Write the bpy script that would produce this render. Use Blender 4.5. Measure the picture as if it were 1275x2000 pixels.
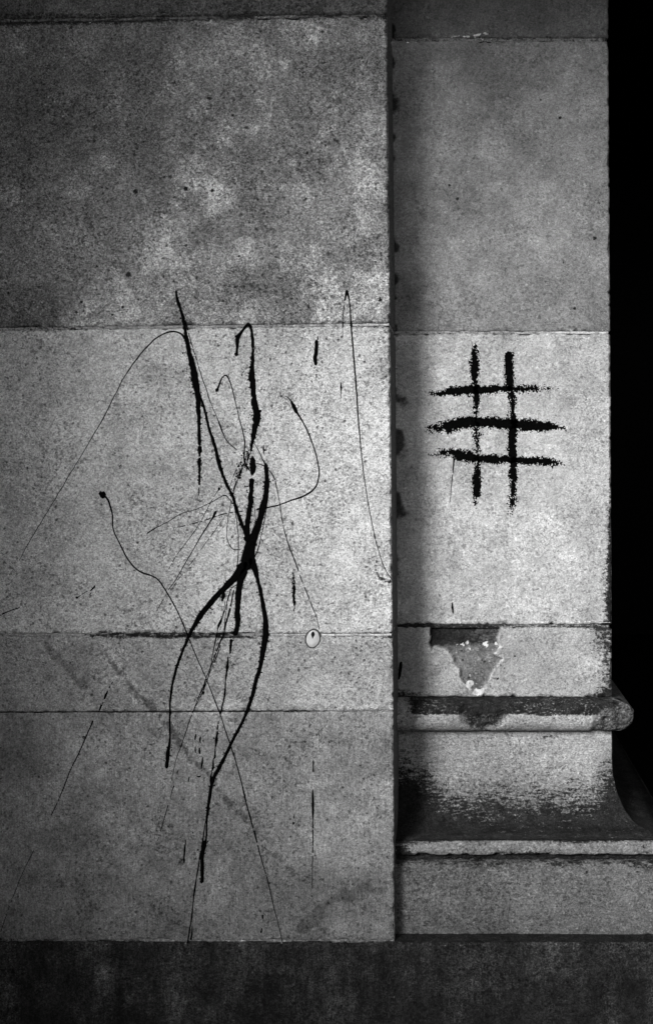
import bpy, math
import numpy as np
from mathutils import Matrix, Vector

# ---------------------------------------------------------------- camera, sky, sun, exposure
S = bpy.context.scene
for o in list(bpy.data.objects): bpy.data.objects.remove(o)
CX, CY, CZ = 0.9, -2.0, 1.33            # lens position (metres)
FPX, PX0, PY0 = 2000.0, 900.0, 920.0    # focal length and principal point of the (cropped) picture
ROLL = math.radians(0.3)
RV = np.array([math.cos(ROLL), -math.sin(ROLL)]); UV = np.array([math.sin(ROLL), math.cos(ROLL)])
cam = bpy.data.cameras.new('camera'); co = bpy.data.objects.new('camera', cam); S.collection.objects.link(co)
cam.sensor_fit = 'VERTICAL'; cam.sensor_height = 36; cam.lens = 36 * FPX / 2000
cam.shift_x = (637.5 - PX0) / 2000; cam.shift_y = -(1000 - PY0) / 2000
cam.clip_start = 0.05; cam.clip_end = 2000
co.matrix_world = Matrix(((RV[0], UV[0], 0, CX), (0, 0, -1, CY), (RV[1], UV[1], 0, CZ), (0, 0, 0, 1)))
S.camera = co

SUN_EL, SUN_AZ = math.radians(24), math.radians(29)     # height, and how far left of the wall's normal
w = bpy.data.worlds.new('World'); S.world = w; w.use_nodes = True
nt = w.node_tree; nt.nodes.clear()
sky = nt.nodes.new('ShaderNodeTexSky'); sky.sky_type = 'NISHITA'; sky.sun_disc = False
sky.sun_elevation = SUN_EL; sky.sun_rotation = math.pi + SUN_AZ
bw = nt.nodes.new('ShaderNodeRGBToBW')                   # the picture is black and white
bg = nt.nodes.new('ShaderNodeBackground'); bg.inputs['Strength'].default_value = 0.17
wo = nt.nodes.new('ShaderNodeOutputWorld')
nt.links.new(sky.outputs[0], bw.inputs[0]); nt.links.new(bw.outputs[0], bg.inputs[0]); nt.links.new(bg.outputs[0], wo.inputs[0])
sl = bpy.data.lights.new('sun', 'SUN'); sl.energy = 3.0; sl.angle = math.radians(21); sl.color = (1, 1, 1)
so = bpy.data.objects.new('sun', sl); S.collection.objects.link(so)
to_sun = Vector((-math.sin(SUN_AZ) * math.cos(SUN_EL), -math.cos(SUN_AZ) * math.cos(SUN_EL), math.sin(SUN_EL)))
so.rotation_euler = to_sun.to_track_quat('Z', 'Y').to_euler(); so.location = (-4, -6, 5)
S.view_settings.view_transform = 'Standard'; S.view_settings.look = 'None'; S.view_settings.gamma = 1
S.view_settings.use_curve_mapping = False; S.view_settings.exposure = 0.50

# ---------------------------------------------------------------- helpers
def P(px, py, Y):
    """photo pixel -> world point on the plane y = Y"""
    px = np.asarray(px, float); py = np.asarray(py, float)
    k = (Y - CY) / FPX
    a = (px - PX0) * k; b = -(py - PY0) * k
    return CX + a * RV[0] + b * UV[0], CZ + a * RV[1] + b * UV[1]
def proj(X, Y, Z):
    k = (Y - CY) / FPX
    dx = X - CX; dz = Z - CZ
    return PX0 + (dx * RV[0] + dz * RV[1]) / k, PY0 - (dx * UV[0] + dz * UV[1]) / k
def sm(a, b, x):
    t = np.clip((x - a) / (b - a), 0, 1); return t * t * (3 - 2 * t)
_lat = {}
def vn(x, y, sx, sy=None, seed=0):
    """value noise 0..1, feature size sx, sy in the units of x, y"""
    sy = sy or sx
    if seed not in _lat: _lat[seed] = np.random.RandomState(seed + 7).rand(256, 256)
    L = _lat[seed]; u = np.asarray(x, float) / sx + 71.3 + seed; v = np.asarray(y, float) / sy + 37.7 + seed * 3
    iu = np.floor(u).astype(int); iv = np.floor(v).astype(int); fu = u - iu; fv = v - iv
    fu = fu * fu * (3 - 2 * fu); fv = fv * fv * (3 - 2 * fv)
    g = lambda a, b: L[a % 256, b % 256]
    return (g(iu, iv) * (1 - fu) + g(iu + 1, iv) * fu) * (1 - fv) + (g(iu, iv + 1) * (1 - fu) + g(iu + 1, iv + 1) * fu) * fv
def fbm(x, y, s, o=4, seed=0, sy=None):
    a, t, r = 1., 0., 0.; sy = sy or s
    for i in range(o):
        r = r + a * vn(x, y, s / 2 ** i, sy / 2 ** i, seed + i); t += a; a *= 0.55
    return r / t
def pdist(x, y, pts):
    """distance to a polyline and position 0..1 along it"""
    best = np.full(np.shape(x), 1e9); bt = np.zeros(np.shape(x)); n = len(pts) - 1
    for i in range(n):
        ax, ay = pts[i][:2]; bx, by = pts[i + 1][:2]; dx, dy = bx - ax, by - ay
        t = np.clip(((x - ax) * dx + (y - ay) * dy) / (dx * dx + dy * dy), 0, 1)
        d = np.hypot(x - ax - t * dx, y - ay - t * dy); m = d < best
        best = np.where(m, d, best); bt = np.where(m, (i + t) / n, bt)
    return best, bt
def poly_sd(x, y, pts):
    """signed distance to a polygon, positive inside"""
    d, _ = pdist(x, y, pts + [pts[0]]); ins = np.zeros(np.shape(x), bool); n = len(pts)
    for i in range(n):
        x1, y1 = pts[i]; x2, y2 = pts[(i + 1) % n]
        if y1 == y2: continue
        ins ^= ((y1 > y) != (y2 > y)) & (x < (x2 - x1) * (y - y1) / (y2 - y1) + x1)
    return np.where(ins, d, -d)
def blob(x, y, cx, cy, rx, ry=None):
    ry = ry or rx; return np.exp(-(((x - cx) / rx) ** 2 + ((y - cy) / ry) ** 2))

def new_mesh(name, verts, faces, mat, parent=None, attr=None, smooth=True):
    """verts (n,3), faces (m,4) int array (or list of tuples); attr (n,4) -> colour attribute 'wear'"""
    me = bpy.data.meshes.new(name)
    if isinstance(faces, np.ndarray):
        nf, k = faces.shape
        me.vertices.add(len(verts)); me.vertices.foreach_set('co', np.asarray(verts, np.float32).ravel())
        me.loops.add(nf * k); me.loops.foreach_set('vertex_index', faces.astype(np.int32).ravel())
        me.polygons.add(nf); me.polygons.foreach_set('loop_start', np.arange(nf, dtype=np.int32) * k)
        me.update(calc_edges=True); me.validate()
    else:
        me.from_pydata([tuple(map(float, v)) for v in verts], [], faces)
    if attr is not None:
        a = me.attributes.new('wear_shade', 'FLOAT_COLOR', 'POINT'); a.data.foreach_set('color', np.asarray(attr, np.float32).ravel())
    me.polygons.foreach_set('use_smooth', np.full(len(me.polygons), smooth))
    me.materials.append(mat)
    o = bpy.data.objects.new(name, me); S.collection.objects.link(o)
    if parent is not None: o.parent = parent
    return o
def grid_faces(nr, nc):
    i = np.arange(nr * nc).reshape(nr, nc)
    return np.stack([i[:-1, :-1], i[:-1, 1:], i[1:, 1:], i[1:, :-1]], -1).reshape(-1, 4)
def thing(name, label, cat, loc=(0, 0, 0), group=None):
    o = bpy.data.objects.new(name, None); S.collection.objects.link(o); o.empty_display_size = 0.1
    o['label'] = label; o['category'] = cat
    if group: o['group'] = group
    return o
def box(name, lo, hi, mat, parent=None):
    x0, y0, z0 = lo; x1, y1, z1 = hi
    v = [(x0, y0, z0), (x1, y0, z0), (x1, y1, z0), (x0, y1, z0), (x0, y0, z1), (x1, y0, z1), (x1, y1, z1), (x0, y1, z1)]
    f = [(0, 3, 2, 1), (4, 5, 6, 7), (0, 1, 5, 4), (1, 2, 6, 5), (2, 3, 7, 6), (3, 0, 4, 7)]
    return new_mesh(name, v, f, mat, parent, smooth=False)

# ---------------------------------------------------------------- materials
def stone_material(name, streak=0.0, horiz=0.0, bump=1.0, contrast=1.0, fleck=1.0):
    m = bpy.data.materials.new(name); m.use_nodes = True; n = m.node_tree; n.nodes.clear(); L = n.links.new
    N = n.nodes.new
    out = N('ShaderNodeOutputMaterial'); bs = N('ShaderNodeBsdfPrincipled'); L(bs.outputs[0], out.inputs[0])
    bs.inputs['Roughness'].default_value = 0.92; bs.inputs['Specular IOR Level'].default_value = 0.15
    geo = N('ShaderNodeNewGeometry')
    def noise(scale, detail=4, rough=0.6, vec=None, off=0):
        t = N('ShaderNodeTexNoise'); t.inputs['Scale'].default_value = scale; t.inputs['Detail'].default_value = detail
        t.inputs['Roughness'].default_value = rough
        if vec is None:
            if off:
                va = N('ShaderNodeVectorMath'); va.operation = 'ADD'; va.inputs[1].default_value = (off, off * 1.7, off * .6)
                L(geo.outputs['Position'], va.inputs[0]); L(va.outputs[0], t.inputs['Vector'])
            else: L(geo.outputs['Position'], t.inputs['Vector'])
        else: L(vec, t.inputs['Vector'])
        return t.outputs['Fac']
    def math_(op, a, b=None, c=None, clamp=False):
        t = N('ShaderNodeMath'); t.operation = op; t.use_clamp = clamp
        for i, v in enumerate((a, b, c)):
            if v is None: continue
            if isinstance(v, (int, float)): t.inputs[i].default_value = v
            else: L(v, t.inputs[i])
        return t.outputs[0]
    def mapr(v, a, b, c, d, smooth=False):
        t = N('ShaderNodeMapRange'); t.inputs[1].default_value = a; t.inputs[2].default_value = b
        t.inputs[3].default_value = c; t.inputs[4].default_value = d
        if smooth: t.interpolation_type = 'SMOOTHSTEP'
        L(v, t.inputs[0]); return t.outputs[0]
    def scaled(x, y, z):
        mp = N('ShaderNodeMapping'); mp.inputs['Scale'].default_value = (x, y, z); L(geo.outputs['Position'], mp.inputs['Vector']); return mp.outputs[0]
    at = N('ShaderNodeAttribute'); at.attribute_name = 'wear_shade'; sp = N('ShaderNodeSeparateColor'); L(at.outputs['Color'], sp.inputs[0])
    tone, soot_shade, light = sp.outputs[0], sp.outputs[1], sp.outputs[2]
    grain = noise(400, 2, 0.7); mid = noise(120, 4, 0.65, off=3); big = noise(32, 5, 0.6, off=9)
    g = mapr(grain, 0.34, 0.66, 1 - 0.24 * contrast, 1 + 0.22 * contrast)
    g2 = mapr(mid, 0.34, 0.66, 1 - 0.20 * contrast, 1 + 0.18 * contrast)
    g3 = mapr(big, 0.3, 0.7, 0.86, 1.12)
    col = math_('MULTIPLY', math_('MULTIPLY', tone, g), math_('MULTIPLY', g2, g3))
    clus = noise(7, 5, 0.7, off=20)
    def cells(sc, off):
        t = N('ShaderNodeTexVoronoi'); t.inputs['Scale'].default_value = sc; v_ = N('ShaderNodeVectorMath'); v_.inputs[1].default_value = (off, off * .7, off * 1.3)
        L(geo.outputs['Position'], v_.inputs[0]); L(v_.outputs[0], t.inputs['Vector']); q = N('ShaderNodeSeparateColor'); L(t.outputs['Color'], q.inputs[0]); return q.outputs
    c1, c2 = cells(430, 2.0), cells(240, 6.0)
    col = math_('MULTIPLY', col, mapr(c1[0], 0, 1, 1 - .34 * contrast, 1 + .32 * contrast))
    fl = math_('ADD', math_('MULTIPLY_ADD', c2[0], .75, math_('MULTIPLY', c1[1], .25)), math_('MULTIPLY_ADD', clus, 0.9, -0.45))
    fk = mapr(fl, 0.74, 0.92, 0, 1)
    col = math_('MULTIPLY', col, mapr(fk, 0, 1, 1 + .09 * fleck, 1 - .46 * fleck))
    hl = mapr(math_('ADD', c2[2], math_('MULTIPLY', light, .5)), 0.93, 1.0, 0, 1)
    col = math_('MULTIPLY', col, mapr(hl, 0, 1, 1.0, 1.35))
    if streak:
        s1 = noise(1, 4, 0.6, scaled(330, 300, 45)); col = math_('MULTIPLY', col, mapr(s1, 0.3, 0.7, 1 - streak, 1 + streak * .8))
    if horiz:
        s2 = noise(1, 4, 0.6, scaled(40, 300, 420)); col = math_('MULTIPLY', col, mapr(s2, 0.3, 0.7, 1 - horiz, 1 + horiz * .8))
    # dark mineral specks and pits, clustered
    vo = N('ShaderNodeTexVoronoi'); vo.inputs['Scale'].default_value = 75; L(geo.outputs['Position'], vo.inputs['Vector'])
    pit = math_('MULTIPLY', mapr(math_('MULTIPLY_ADD', mid, .5, vo.outputs['Distance']), 0.30, 0.46, 1, 0), mapr(math_('ADD', vo.outputs['Color'], math_('MULTIPLY', clus, 1.0)), 1.12, 1.22, 0, 1))
    col = math_('MULTIPLY', col, mapr(pit, 0, 1, 1, 0.30))
    # pale quartz specks
    v2 = N('ShaderNodeTexVoronoi'); v2.inputs['Scale'].default_value = 170; va = N('ShaderNodeVectorMath'); va.inputs[1].default_value = (5, 3, 8)
    L(geo.outputs['Position'], va.inputs[0]); L(va.outputs[0], v2.inputs['Vector'])
    spk = math_('MULTIPLY', mapr(v2.outputs['Distance'], 0.15, 0.4, 1, 0), mapr(math_('ADD', v2.outputs['Color'], math_('MULTIPLY', light, 0.60)), 0.93, 0.99, 0, 1))
    col = math_('ADD', col, math_('MULTIPLY', spk, math_('MULTIPLY_ADD', light, 0.55, 0.12)))
    # soot and painted shade: fine threshold so that its edge breaks up over the grain
    fn = math_('ADD', math_('MULTIPLY', noise(210, 4, 0.75, off=31), 0.6), math_('MULTIPLY', noise(1, 4, 0.7, scaled(50, 90, 230) if horiz else scaled(70, 90, 220)), 0.55 if horiz else 0.4))
    if horiz: fn = math_('MULTIPLY_ADD', fn, 1.1, -.13)
    sm_ = mapr(math_('ADD', soot_shade, math_('MULTIPLY_ADD', fn, 2.6, -1.3)), 0.38, 0.70, 0, 1)
    sn = math_('MULTIPLY', mapr(c1[1], 0, 1, 0.5, 1.6), math_('MULTIPLY', mapr(big, .3, .7, .5, 1.5), mapr(mid, .3, .7, .6, 1.4)))
    dark = math_('MULTIPLY', sn, 0.020)
    mx = N('ShaderNodeMix'); mx.data_type = 'FLOAT'; L(sm_, mx.inputs[0]); L(col, mx.inputs[2]); L(dark, mx.inputs[3])
    # fresh pale stone or lime where 'light' is high
    lm = mapr(math_('ADD', light, math_('MULTIPLY_ADD', fn, 2.0, -1.0)), 0.72, 0.90, 0, 1)
    m2 = N('ShaderNodeMix'); m2.data_type = 'FLOAT'; L(lm, m2.inputs[0]); L(mx.outputs[0], m2.inputs[2]); L(mapr(mid, .3, .7, .5, .8), m2.inputs[3])
    cc = N('ShaderNodeCombineColor'); fin = math_('MINIMUM', math_('MAXIMUM', m2.outputs[0], 0.008), 0.85)
    for i in range(3): L(fin, cc.inputs[i])
    L(cc.outputs[0], bs.inputs['Base Color'])
    h = math_('ADD', math_('MULTIPLY', grain, 0.9), math_('ADD', math_('MULTIPLY', mid, 1.6), math_('MULTIPLY', pit, -1.0)))
    h = math_('ADD', math_('ADD', h, math_('MULTIPLY', big, 1.6)), math_('MULTIPLY', fk, -0.8))
    bu = N('ShaderNodeBump'); bu.inputs['Strength'].default_value = 1.0; bu.inputs['Distance'].default_value = 0.0011 * bump
    L(h, bu.inputs['Height']); L(bu.outputs[0], bs.inputs['Normal'])
    return m
def plain(name, v, rough=0.8, var=0.3, scale=60, spec=0.2, bump=0.0):
    m = bpy.data.materials.new(name); m.use_nodes = True; n = m.node_tree; bs = n.nodes['Principled BSDF']; L = n.links.new
    t = n.nodes.new('ShaderNodeTexNoise'); t.inputs['Scale'].default_value = scale; t.inputs['Detail'].default_value = 5
    g = n.nodes.new('ShaderNodeNewGeometry'); L(g.outputs['Position'], t.inputs['Vector'])
    r = n.nodes.new('ShaderNodeMapRange'); r.inputs[1].default_value = .3; r.inputs[2].default_value = .7
    r.inputs[3].default_value = v * (1 - var); r.inputs[4].default_value = v * (1 + var); L(t.outputs['Fac'], r.inputs[0])
    c = n.nodes.new('ShaderNodeCombineColor')
    for i in range(3): L(r.outputs[0], c.inputs[i])
    L(c.outputs[0], bs.inputs['Base Color']); bs.inputs['Roughness'].default_value = rough; bs.inputs['Specular IOR Level'].default_value = spec
    if bump:
        b = n.nodes.new('ShaderNodeBump'); b.inputs['Distance'].default_value = bump; L(t.outputs['Fac'], b.inputs['Height']); L(b.outputs[0], bs.inputs['Normal'])
    return m
M_WALL = stone_material('sandstone', contrast=1.05, bump=2.0)
M_GRIT = stone_material('sandstone_gritty', contrast=1.55, fleck=1.25, bump=2.2)
M_ROLL = stone_material('sandstone_roll', contrast=1.0, bump=1.6)
M_LOW = stone_material('sandstone_tooled', streak=0.28, contrast=0.95)
M_BASE = stone_material('sandstone_soiled', streak=0.45, contrast=1.9, bump=2)
M_PIL = stone_material('sandstone_dressed', contrast=0.75, fleck=.7, bump=1.6)
M_MOULD = stone_material('sandstone_moulding', horiz=0.22, contrast=1.0, bump=1.3)
M_MORT = stone_material('lime_mortar', contrast=0.8)
M_PAINT = plain('black_paint', 0.0018, rough=0.7, var=0.4, scale=300, spec=0.012, bump=0.0006)
M_DARK = plain('unlit_dark', 0.012, rough=0.95, spec=0.0)  # near-black colour stands in for the darkness of the unlit passage
M_GROUND = plain('paving_stone', 0.30, rough=0.9, scale=8)
M_UNSEEN = plain('unseen_stone', 0.10, rough=0.9, scale=5)

# ---------------------------------------------------------------- weathering and painted shade, written per wall position (millimetres close to the picture's pixels)
SPALL = [(840, 1222), (976, 1222), (968, 1246), (977, 1265), (968, 1278), (981, 1288), (976, 1294), (962, 1303), (955, 1318), (946, 1338), (938, 1352), (925, 1356), (918, 1345), (902, 1326), (897, 1306), (884, 1290), (872, 1268), (852, 1262), (846, 1272), (841, 1262)]
def wear_shade(x, y, key, side):
    """tone (albedo), soot, pale lime / quartz, recess depth in metres"""
    X = x + 6 * (vn(x, y, 22, seed=3) - .5) + 14 * (vn(x, y, 70, seed=4) - .5)
    Y = y + 6 * (vn(x, y, 22, seed=5) - .5) + 14 * (vn(x, y, 70, seed=6) - .5)
    b1 = fbm(x, y, 180, 5, seed=10); b2 = fbm(x, y, 55, 4, seed=20); b3 = fbm(x, y, 14, 3, seed=30)
    soot_shade = np.zeros(x.shape); light = np.zeros(x.shape); rec = np.zeros(x.shape)
    b4 = fbm(x, y, 90, 6, seed=110); b5 = fbm(x, y, 30, 4, seed=120)
    k1 = dict(L2=.55, L1=.8, P2=.55, L5=.7, B=1.0).get(key, .45)
    tone = np.full(x.shape, BASE[key]) * (1 + k1 * .35 * (b1 - .5)) * (1 + k1 * 1.3 * (b4 - .5)) * (1 + k1 * .8 * (b5 - .5)) * (0.90 + .2 * b3)
    if key == 'L1':
        tone *= 0.9; soot_shade += 0.55 * sm(10, 30, y + 8 * (b2 - .5) * 2) * sm(800, 350, x)
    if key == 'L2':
        pat = sm(.53, .60, fbm(x, y, 60, 6, seed=130) + .10 * sm(250, 700, x) + .08 * sm(300, 600, y) - .08)
        tone *= 1 + .30 * pat; light += .24 * pat
        drk = sm(.54, .62, fbm(x, y, 46, 5, seed=140)); tone *= 1 - .12 * drk
        tone *= 1 - .22 * sm(117, 111, x + 5 * (b5 - .5)) * sm(545, 575, y + 40 * (b5 - .5))
        tone *= 1 + .22 * sm(590, 625, Y) * sm(114, 120, x) * sm(760, 400, x)
        g = 0
        for cx, cy, r, a in [(390, 345, 48, .5), (425, 375, 36, .6), (478, 498, 30, .6), (400, 140, 60, .25), (445, 250, 30, .35), (385, 210, 20, .3), (333, 180, 24, .35), (600, 75, 34, .5), (620, 545, 46, .35),
                             (705, 430, 34, .45), (720, 330, 40, .3), (520, 375, 26, .3), (580, 385, 30, .3), (300, 470, 50, .22), (345, 500, 30, .3), (640, 460, 26, .2), (730, 560, 60, .45), (480, 620, 50, .5), (660, 600, 40, .4),
                             (200, 590, 60, .45), (170, 330, 22, .2), (145, 370, 26, .3), (530, 120, 60, .2), (510, 90, 30, .15), (310, 560, 60, .3), (590, 545, 34, .2), (540, 480, 20, .2), (740, 250, 36, .35), (160, 80, 40, .2), (120, 480, 60, .1), (20, 385, 20, .3)]:
            g = g + 1.5 * a * sm(1.15, .6, np.hypot(X - cx, Y - cy) / r + 2.4 * (b5 - .5) + 1.0 * (b3 - .5)) * (0.45 + .9 * b3)
        tone *= 1 + g
        for cx, cy, rx, ry, a in [(300, 110, 90, 90, .30), (50, 200, 130, 260, .52), (230, 250, 90, 80, .2), (660, 130, 80, 70, .18), (440, 450, 70, 40, .18), (60, 600, 55, 60, .30), (640, 330, 50, 40, .1), (560, 560, 30, 60, .14)]:  # big left blotch: soiling plus corner light falloff put into the tone
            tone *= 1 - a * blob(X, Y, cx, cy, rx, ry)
        for cx, cy, rx, ry in [(215, 212, 18, 15), (22, 386, 20, 16), (120, 225, 14, 14), (385, 345, 22, 40), (420, 372, 26, 14), (180, 335, 24, 16), (598, 72, 24, 12), (440, 245, 14, 22), (332, 180, 12, 40), (300, 595, 120, 26), (600, 380, 30, 16), (645, 610, 22, 16), (440, 380, 14, 12), (60, 600, 40, 20)]:
            light += .34 * sm(1.3, .6, np.hypot((x - cx) / rx, (y - cy) / ry) + 1.6 * (b5 - .5))
        soot_shade += 0.75 * sm(62, 42, y + 16 * (b2 - .5)) * sm(560, 100, x)
        soot_shade += 0.45 * sm(46, 36, y)
        for cx, cy, r in [(251, 536, 5), (363, 369, 5), (320, 540, 3), (190, 520, 2.5), (160, 590, 3), (240, 600, 3), (150, 610, 3), (220, 615, 2.5), (270, 585, 3), (460, 560, 2.5), (600, 300, 3), (570, 250, 2.5), (415, 372, 4), (408, 192, 4), (504, 390, 3), (742, 585, 4), (265, 374, 5), (278, 365, 2), (205, 140, 3), (467, 500, 3), (455, 225, 3), (341, 160, 3)]:
            soot_shade += 0.9 * sm(r + 1.5, r - 1.5, np.hypot(x - cx, y - cy))
        d, t = pdist(x, y, [(362, 425), (345, 462), (331, 510), (318, 560), (306, 605)]); soot_shade += 0.42 * sm(4.5, 1, d) * (b3 > .47)
        for pl in ([(585, 298), (690, 292)], [(640, 318), (695, 332)]):
            d, t = pdist(x, y, pl); soot_shade += 0.34 * sm(4, 1, d) * (b3 > .47)
        soot_shade += 0.12 * sm(0.55, 0.75, b2) * sm(120, 200, x)
    if key == 'L3':
        soot_shade += .30 * sm(7, 1, np.abs(y - 1240) + 8 * (b5 - .5)) * sm(520, 600, x)
        for cx, cy, rx, ry, a in [(110, 1130, 60, 40, .22), (60, 1020, 80, 160, .16), (60, 760, 90, 80, .15), (100, 680, 120, 30, .12), (680, 1170, 60, 40, .12), (740, 720, 20, 40, .2)]:
            tone *= 1 - a * blob(X, Y, cx, cy, rx, ry)
        tone *= 1 + .10 * blob(X, Y, 600, 900, 240, 300)
        for cx, cy, r in [(236, 912, 5)]: soot_shade += 0.55 * sm(r + 4, r - 2, np.hypot(x - cx, y - cy))
        soot_shade += .42 * blob(X, Y, 742, 715, 12, 26) + .36 * blob(X, Y, 634, 838, 14, 30) + .28 * blob(X, Y, 735, 880, 16, 14) + .4 * blob(X, Y, 745, 1105, 18, 28) * sm(.4, .6, b2)
        d, t = pdist(X, Y, [(66, 1090), (100, 1118), (135, 1150)]); soot_shade += 0.40 * sm(13, 2, d)
        d, t = pdist(x, y, [(736, 1092), (733, 1110), (742, 1130), (760, 1136)]); soot_shade += .62 * sm(5, 1, d + 5 * (b3 - .5))
        d, t = pdist(x, y, [(618, 720), (619, 800), (617, 880), (614, 960)]); soot_shade += 0.32 * sm(5, 1, d) * (b3 > .5)
        d, t = pdist(x, y, [(574, 1090), (575, 1140)]); soot_shade += 0.32 * sm(6, 1, d)
        soot_shade += 0.33 * sm(1229, 1240, y) * sm(150, 230, x) * sm(.3, .6, b2)
        soot_shade += 0.3 * sm(656, 646, y) * sm(.35, .65, b2)
    if key == 'L4':
        d, t = pdist(X, Y, [(92, 1238), (98, 1268), (118, 1295), (140, 1318), (165, 1340)]); tone *= 1 - .36 * sm(9, 5, d + 26 * (b5 - .5))
        d, t = pdist(X, Y, [(205, 1288), (238, 1318), (262, 1345), (285, 1372), (305, 1396)]); soot_shade += 0.10 * sm(17, 6, d); e_ = d + 12 * (b5 - .5) + 12 * (vn(x, y, 5, seed=150) - .5) + 5 * (vn(x, y, 34, seed=151) - .35); tone *= 1 - .52 * sm(5.5, 4.2, e_); light += .5 * sm(3, 1, np.abs(e_ - 9.5)) * (b3 > .5); soot_shade += .25 * sm(5, 0, e_) * (b3 > .5); rec += .001 * sm(8, 5, e_)
        light += .55 * sm(4, 1, np.abs(d - 11)) * (b3 > .55)
        tone *= 1 - .4 * blob(x, y, 402, 1262, 11, 13)
        for cx, cy in [(95, 1325), (130, 1350), (140, 1310)]: tone *= 1 - .35 * blob(X, Y, cx, cy, 8)
        soot_shade += 0.34 * sm(1252, 1244, y) * sm(150, 230, x) * sm(.3, .6, b2)
        tone *= 0.9 + .2 * sm(200, 640, x)  # darker to the left: light falloff put into the tone
    if key == 'L5':
        d, t = pdist(X, Y, [(300, 1393), (330, 1430), (352, 1458), (382, 1495), (415, 1528)]); e_ = d + 12 * (b5 - .5) + 12 * (vn(x, y, 5, seed=150) - .5) + 5 * (vn(x, y, 34, seed=151) - .35); tone *= 1 - .50 * sm(5, 3.8, e_); light += .45 * sm(3, 1, np.abs(e_ - 9)) * (b3 > .5); soot_shade += .2 * sm(5, 0, e_) * (b3 > .5); rec += .001 * sm(8, 5, e_)
        light += .5 * sm(4, 1, np.abs(d - 11)) * (b3 > .58)
        d, t = pdist(X, Y, [(412, 1530), (440, 1560), (478, 1600), (520, 1640), (548, 1680), (590, 1715)]); tone *= 1 - .5 * sm(4.5, 3, d + 12 * (b5 - .5) + 10 * (vn(x, y, 5, seed=152) - .5)) * sm(.25, .40, vn(x, y, 25, seed=77))
        d, t = pdist(X, Y, [(604, 1806), (640, 1770), (680, 1748), (745, 1738)]); tone *= 1 - .32 * sm(14, 8, d + 40 * (b5 - .5))
        tone *= 1 - .3 * blob(X, Y, 20, 1480, 60, 40)
        tone *= 1.14 - .30 * sm(1560, 1835, Y + 60 * (b2 - .5))  # darker to the bottom: ground soiling plus falloff put into the tone
        light += .30 * blob(X, Y, 350, 1660, 40, 20) + .35 * blob(X, Y, 20, 1452, 22, 5)
        for i, cx in enumerate((8, 17, 26)):
            d, t = pdist(x, y, [(cx, 1459), (cx - 2, 1473)]); soot_shade += .5 * sm(3, 1, d)
        for cx, cy, r in [(283, 1464, 4), (452, 1406, 3), (415, 1360, 3), (355, 1684, 7), (165, 1440, 4)]: soot_shade += 0.55 * sm(r + 3, r - 1, np.hypot(x - cx, y - cy))
        soot_shade += .20 * sm(1700, 1836, y) * sm(.4, .65, b2)
        light += .42 * sm(4, 0, np.abs(y - 1833 - 4 * (b2 - .5))) * sm(200, 330, x) * (b3 > .5) * (x < 700)
    if key == 'B':
        v = fbm(x, y, 30, 4, seed=41, sy=160)
        tone *= 0.25 + 1.5 * v * (.5 + b5)
        soot_shade += 0.44 * sm(.40, .68, fbm(x, y, 60, 4, seed=51, sy=170)) + .2 * sm(1900, 1990, Y)
        light += .12 * sm(.50, .72, fbm(x, y, 70, 3, seed=61)) * sm(1990, 1900, Y)
        tone *= 1 + .5 * blob(X, Y, 600, 1880, 60, 60) + .5 * blob(X, Y, 1000, 1890, 120, 40) + .5 * blob(X, Y, 230, 1900, 50, 50)
        d, t = pdist(X, Y, [(688, 1842), (705, 1870), (722, 1895)]); soot_shade += .4 * sm(14, 5, d)
        d, t = pdist(X, Y, [(745, 1920), (790, 1970), (830, 2000)]); light += .4 * sm(9, 1, d)
        light += .30 * sm(5, 0, np.abs(y - 1845 - 8 * (b2 - .5))) * (b3 > .5)
    if key == 'P1':
        tone *= 1.0 - .15 * sm(60, 0, Y); light += .6 * blob(X, Y, 925, 66, 50, 8)
    if key == 'P2':
        tone *= 1 + .35 * blob(X, Y, 862, 134, 17, 24) + .12 * blob(X, Y, 1000, 480, 160, 200) - .22 * blob(X, Y, 980, 130, 160, 60)
        soot_shade += .35 * sm(88, 78, y) * sm(.4, .7, b2) + .38 * blob(X, Y, 1178, 405, 9, 36)
        for cx, cy, r in [(1121, 602, 3.5), (893, 388, 3.5), (1100, 513, 2.5), (1160, 465, 4), (1093, 230, 3), (877, 362, 2.5), (1055, 195, 2.5)]: soot_shade += 0.9 * sm(r + 1.5, r - 1.5, np.hypot(x - cx, y - cy))
        light += .5 * sm(6, 1, np.abs(y - 645)) * sm(1050, 1120, x) * (b3 > .48)
    if key == 'P3':
        soot_shade += .78 * sm(-40, 6, x - 1196 + 22 * (fbm(x, y, 60, 3, seed=91, sy=30) - .5)) * sm(840, 1120, Y) + .35 * sm(-10, 0, x - 1192) * sm(650, 760, y)
        soot_shade += .55 * sm(1208, 1222, Y) * sm(1000, 780, x) + .3 * sm(1213, 1221, y)
        soot_shade += .36 * blob(X, Y, 1010, 662, 80, 8)
        light += .9 * sm(2.5, .5, np.abs(y - 1216 - 2 * (b2 - .5) * 3)) * sm(970, 1010, x) + .35 * blob(X, Y, 965, 1030, 20, 10) + .6 * blob(X, Y, 1150, 658, 20, 4)
        tone *= 1 - .10 * blob(X, Y, 1140, 1080, 60, 100)
    if key in ('P2', 'P3', 'P1'):
        for cy, h, wd in [(205, 22, 8), (62, 12, 3), (270, 14, 4), (120, 16, 3), (472, 14, 6), (545, 14, 5), (582, 4, 4), (640, 8, 4), (775, 18, 12), (860, 26, 16), (1000, 26, 13), (1112, 26, 7), (312, 8, 3)]:
            x0 = 764 + 0.0055 * cy
            tone *= 1 - .86 * sm(1.35, .8, np.hypot((x - x0) / (wd * 1.8), (y - cy) / h) + 2.0 * (b5 - .5) + .9 * (b3 - .5))
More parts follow.
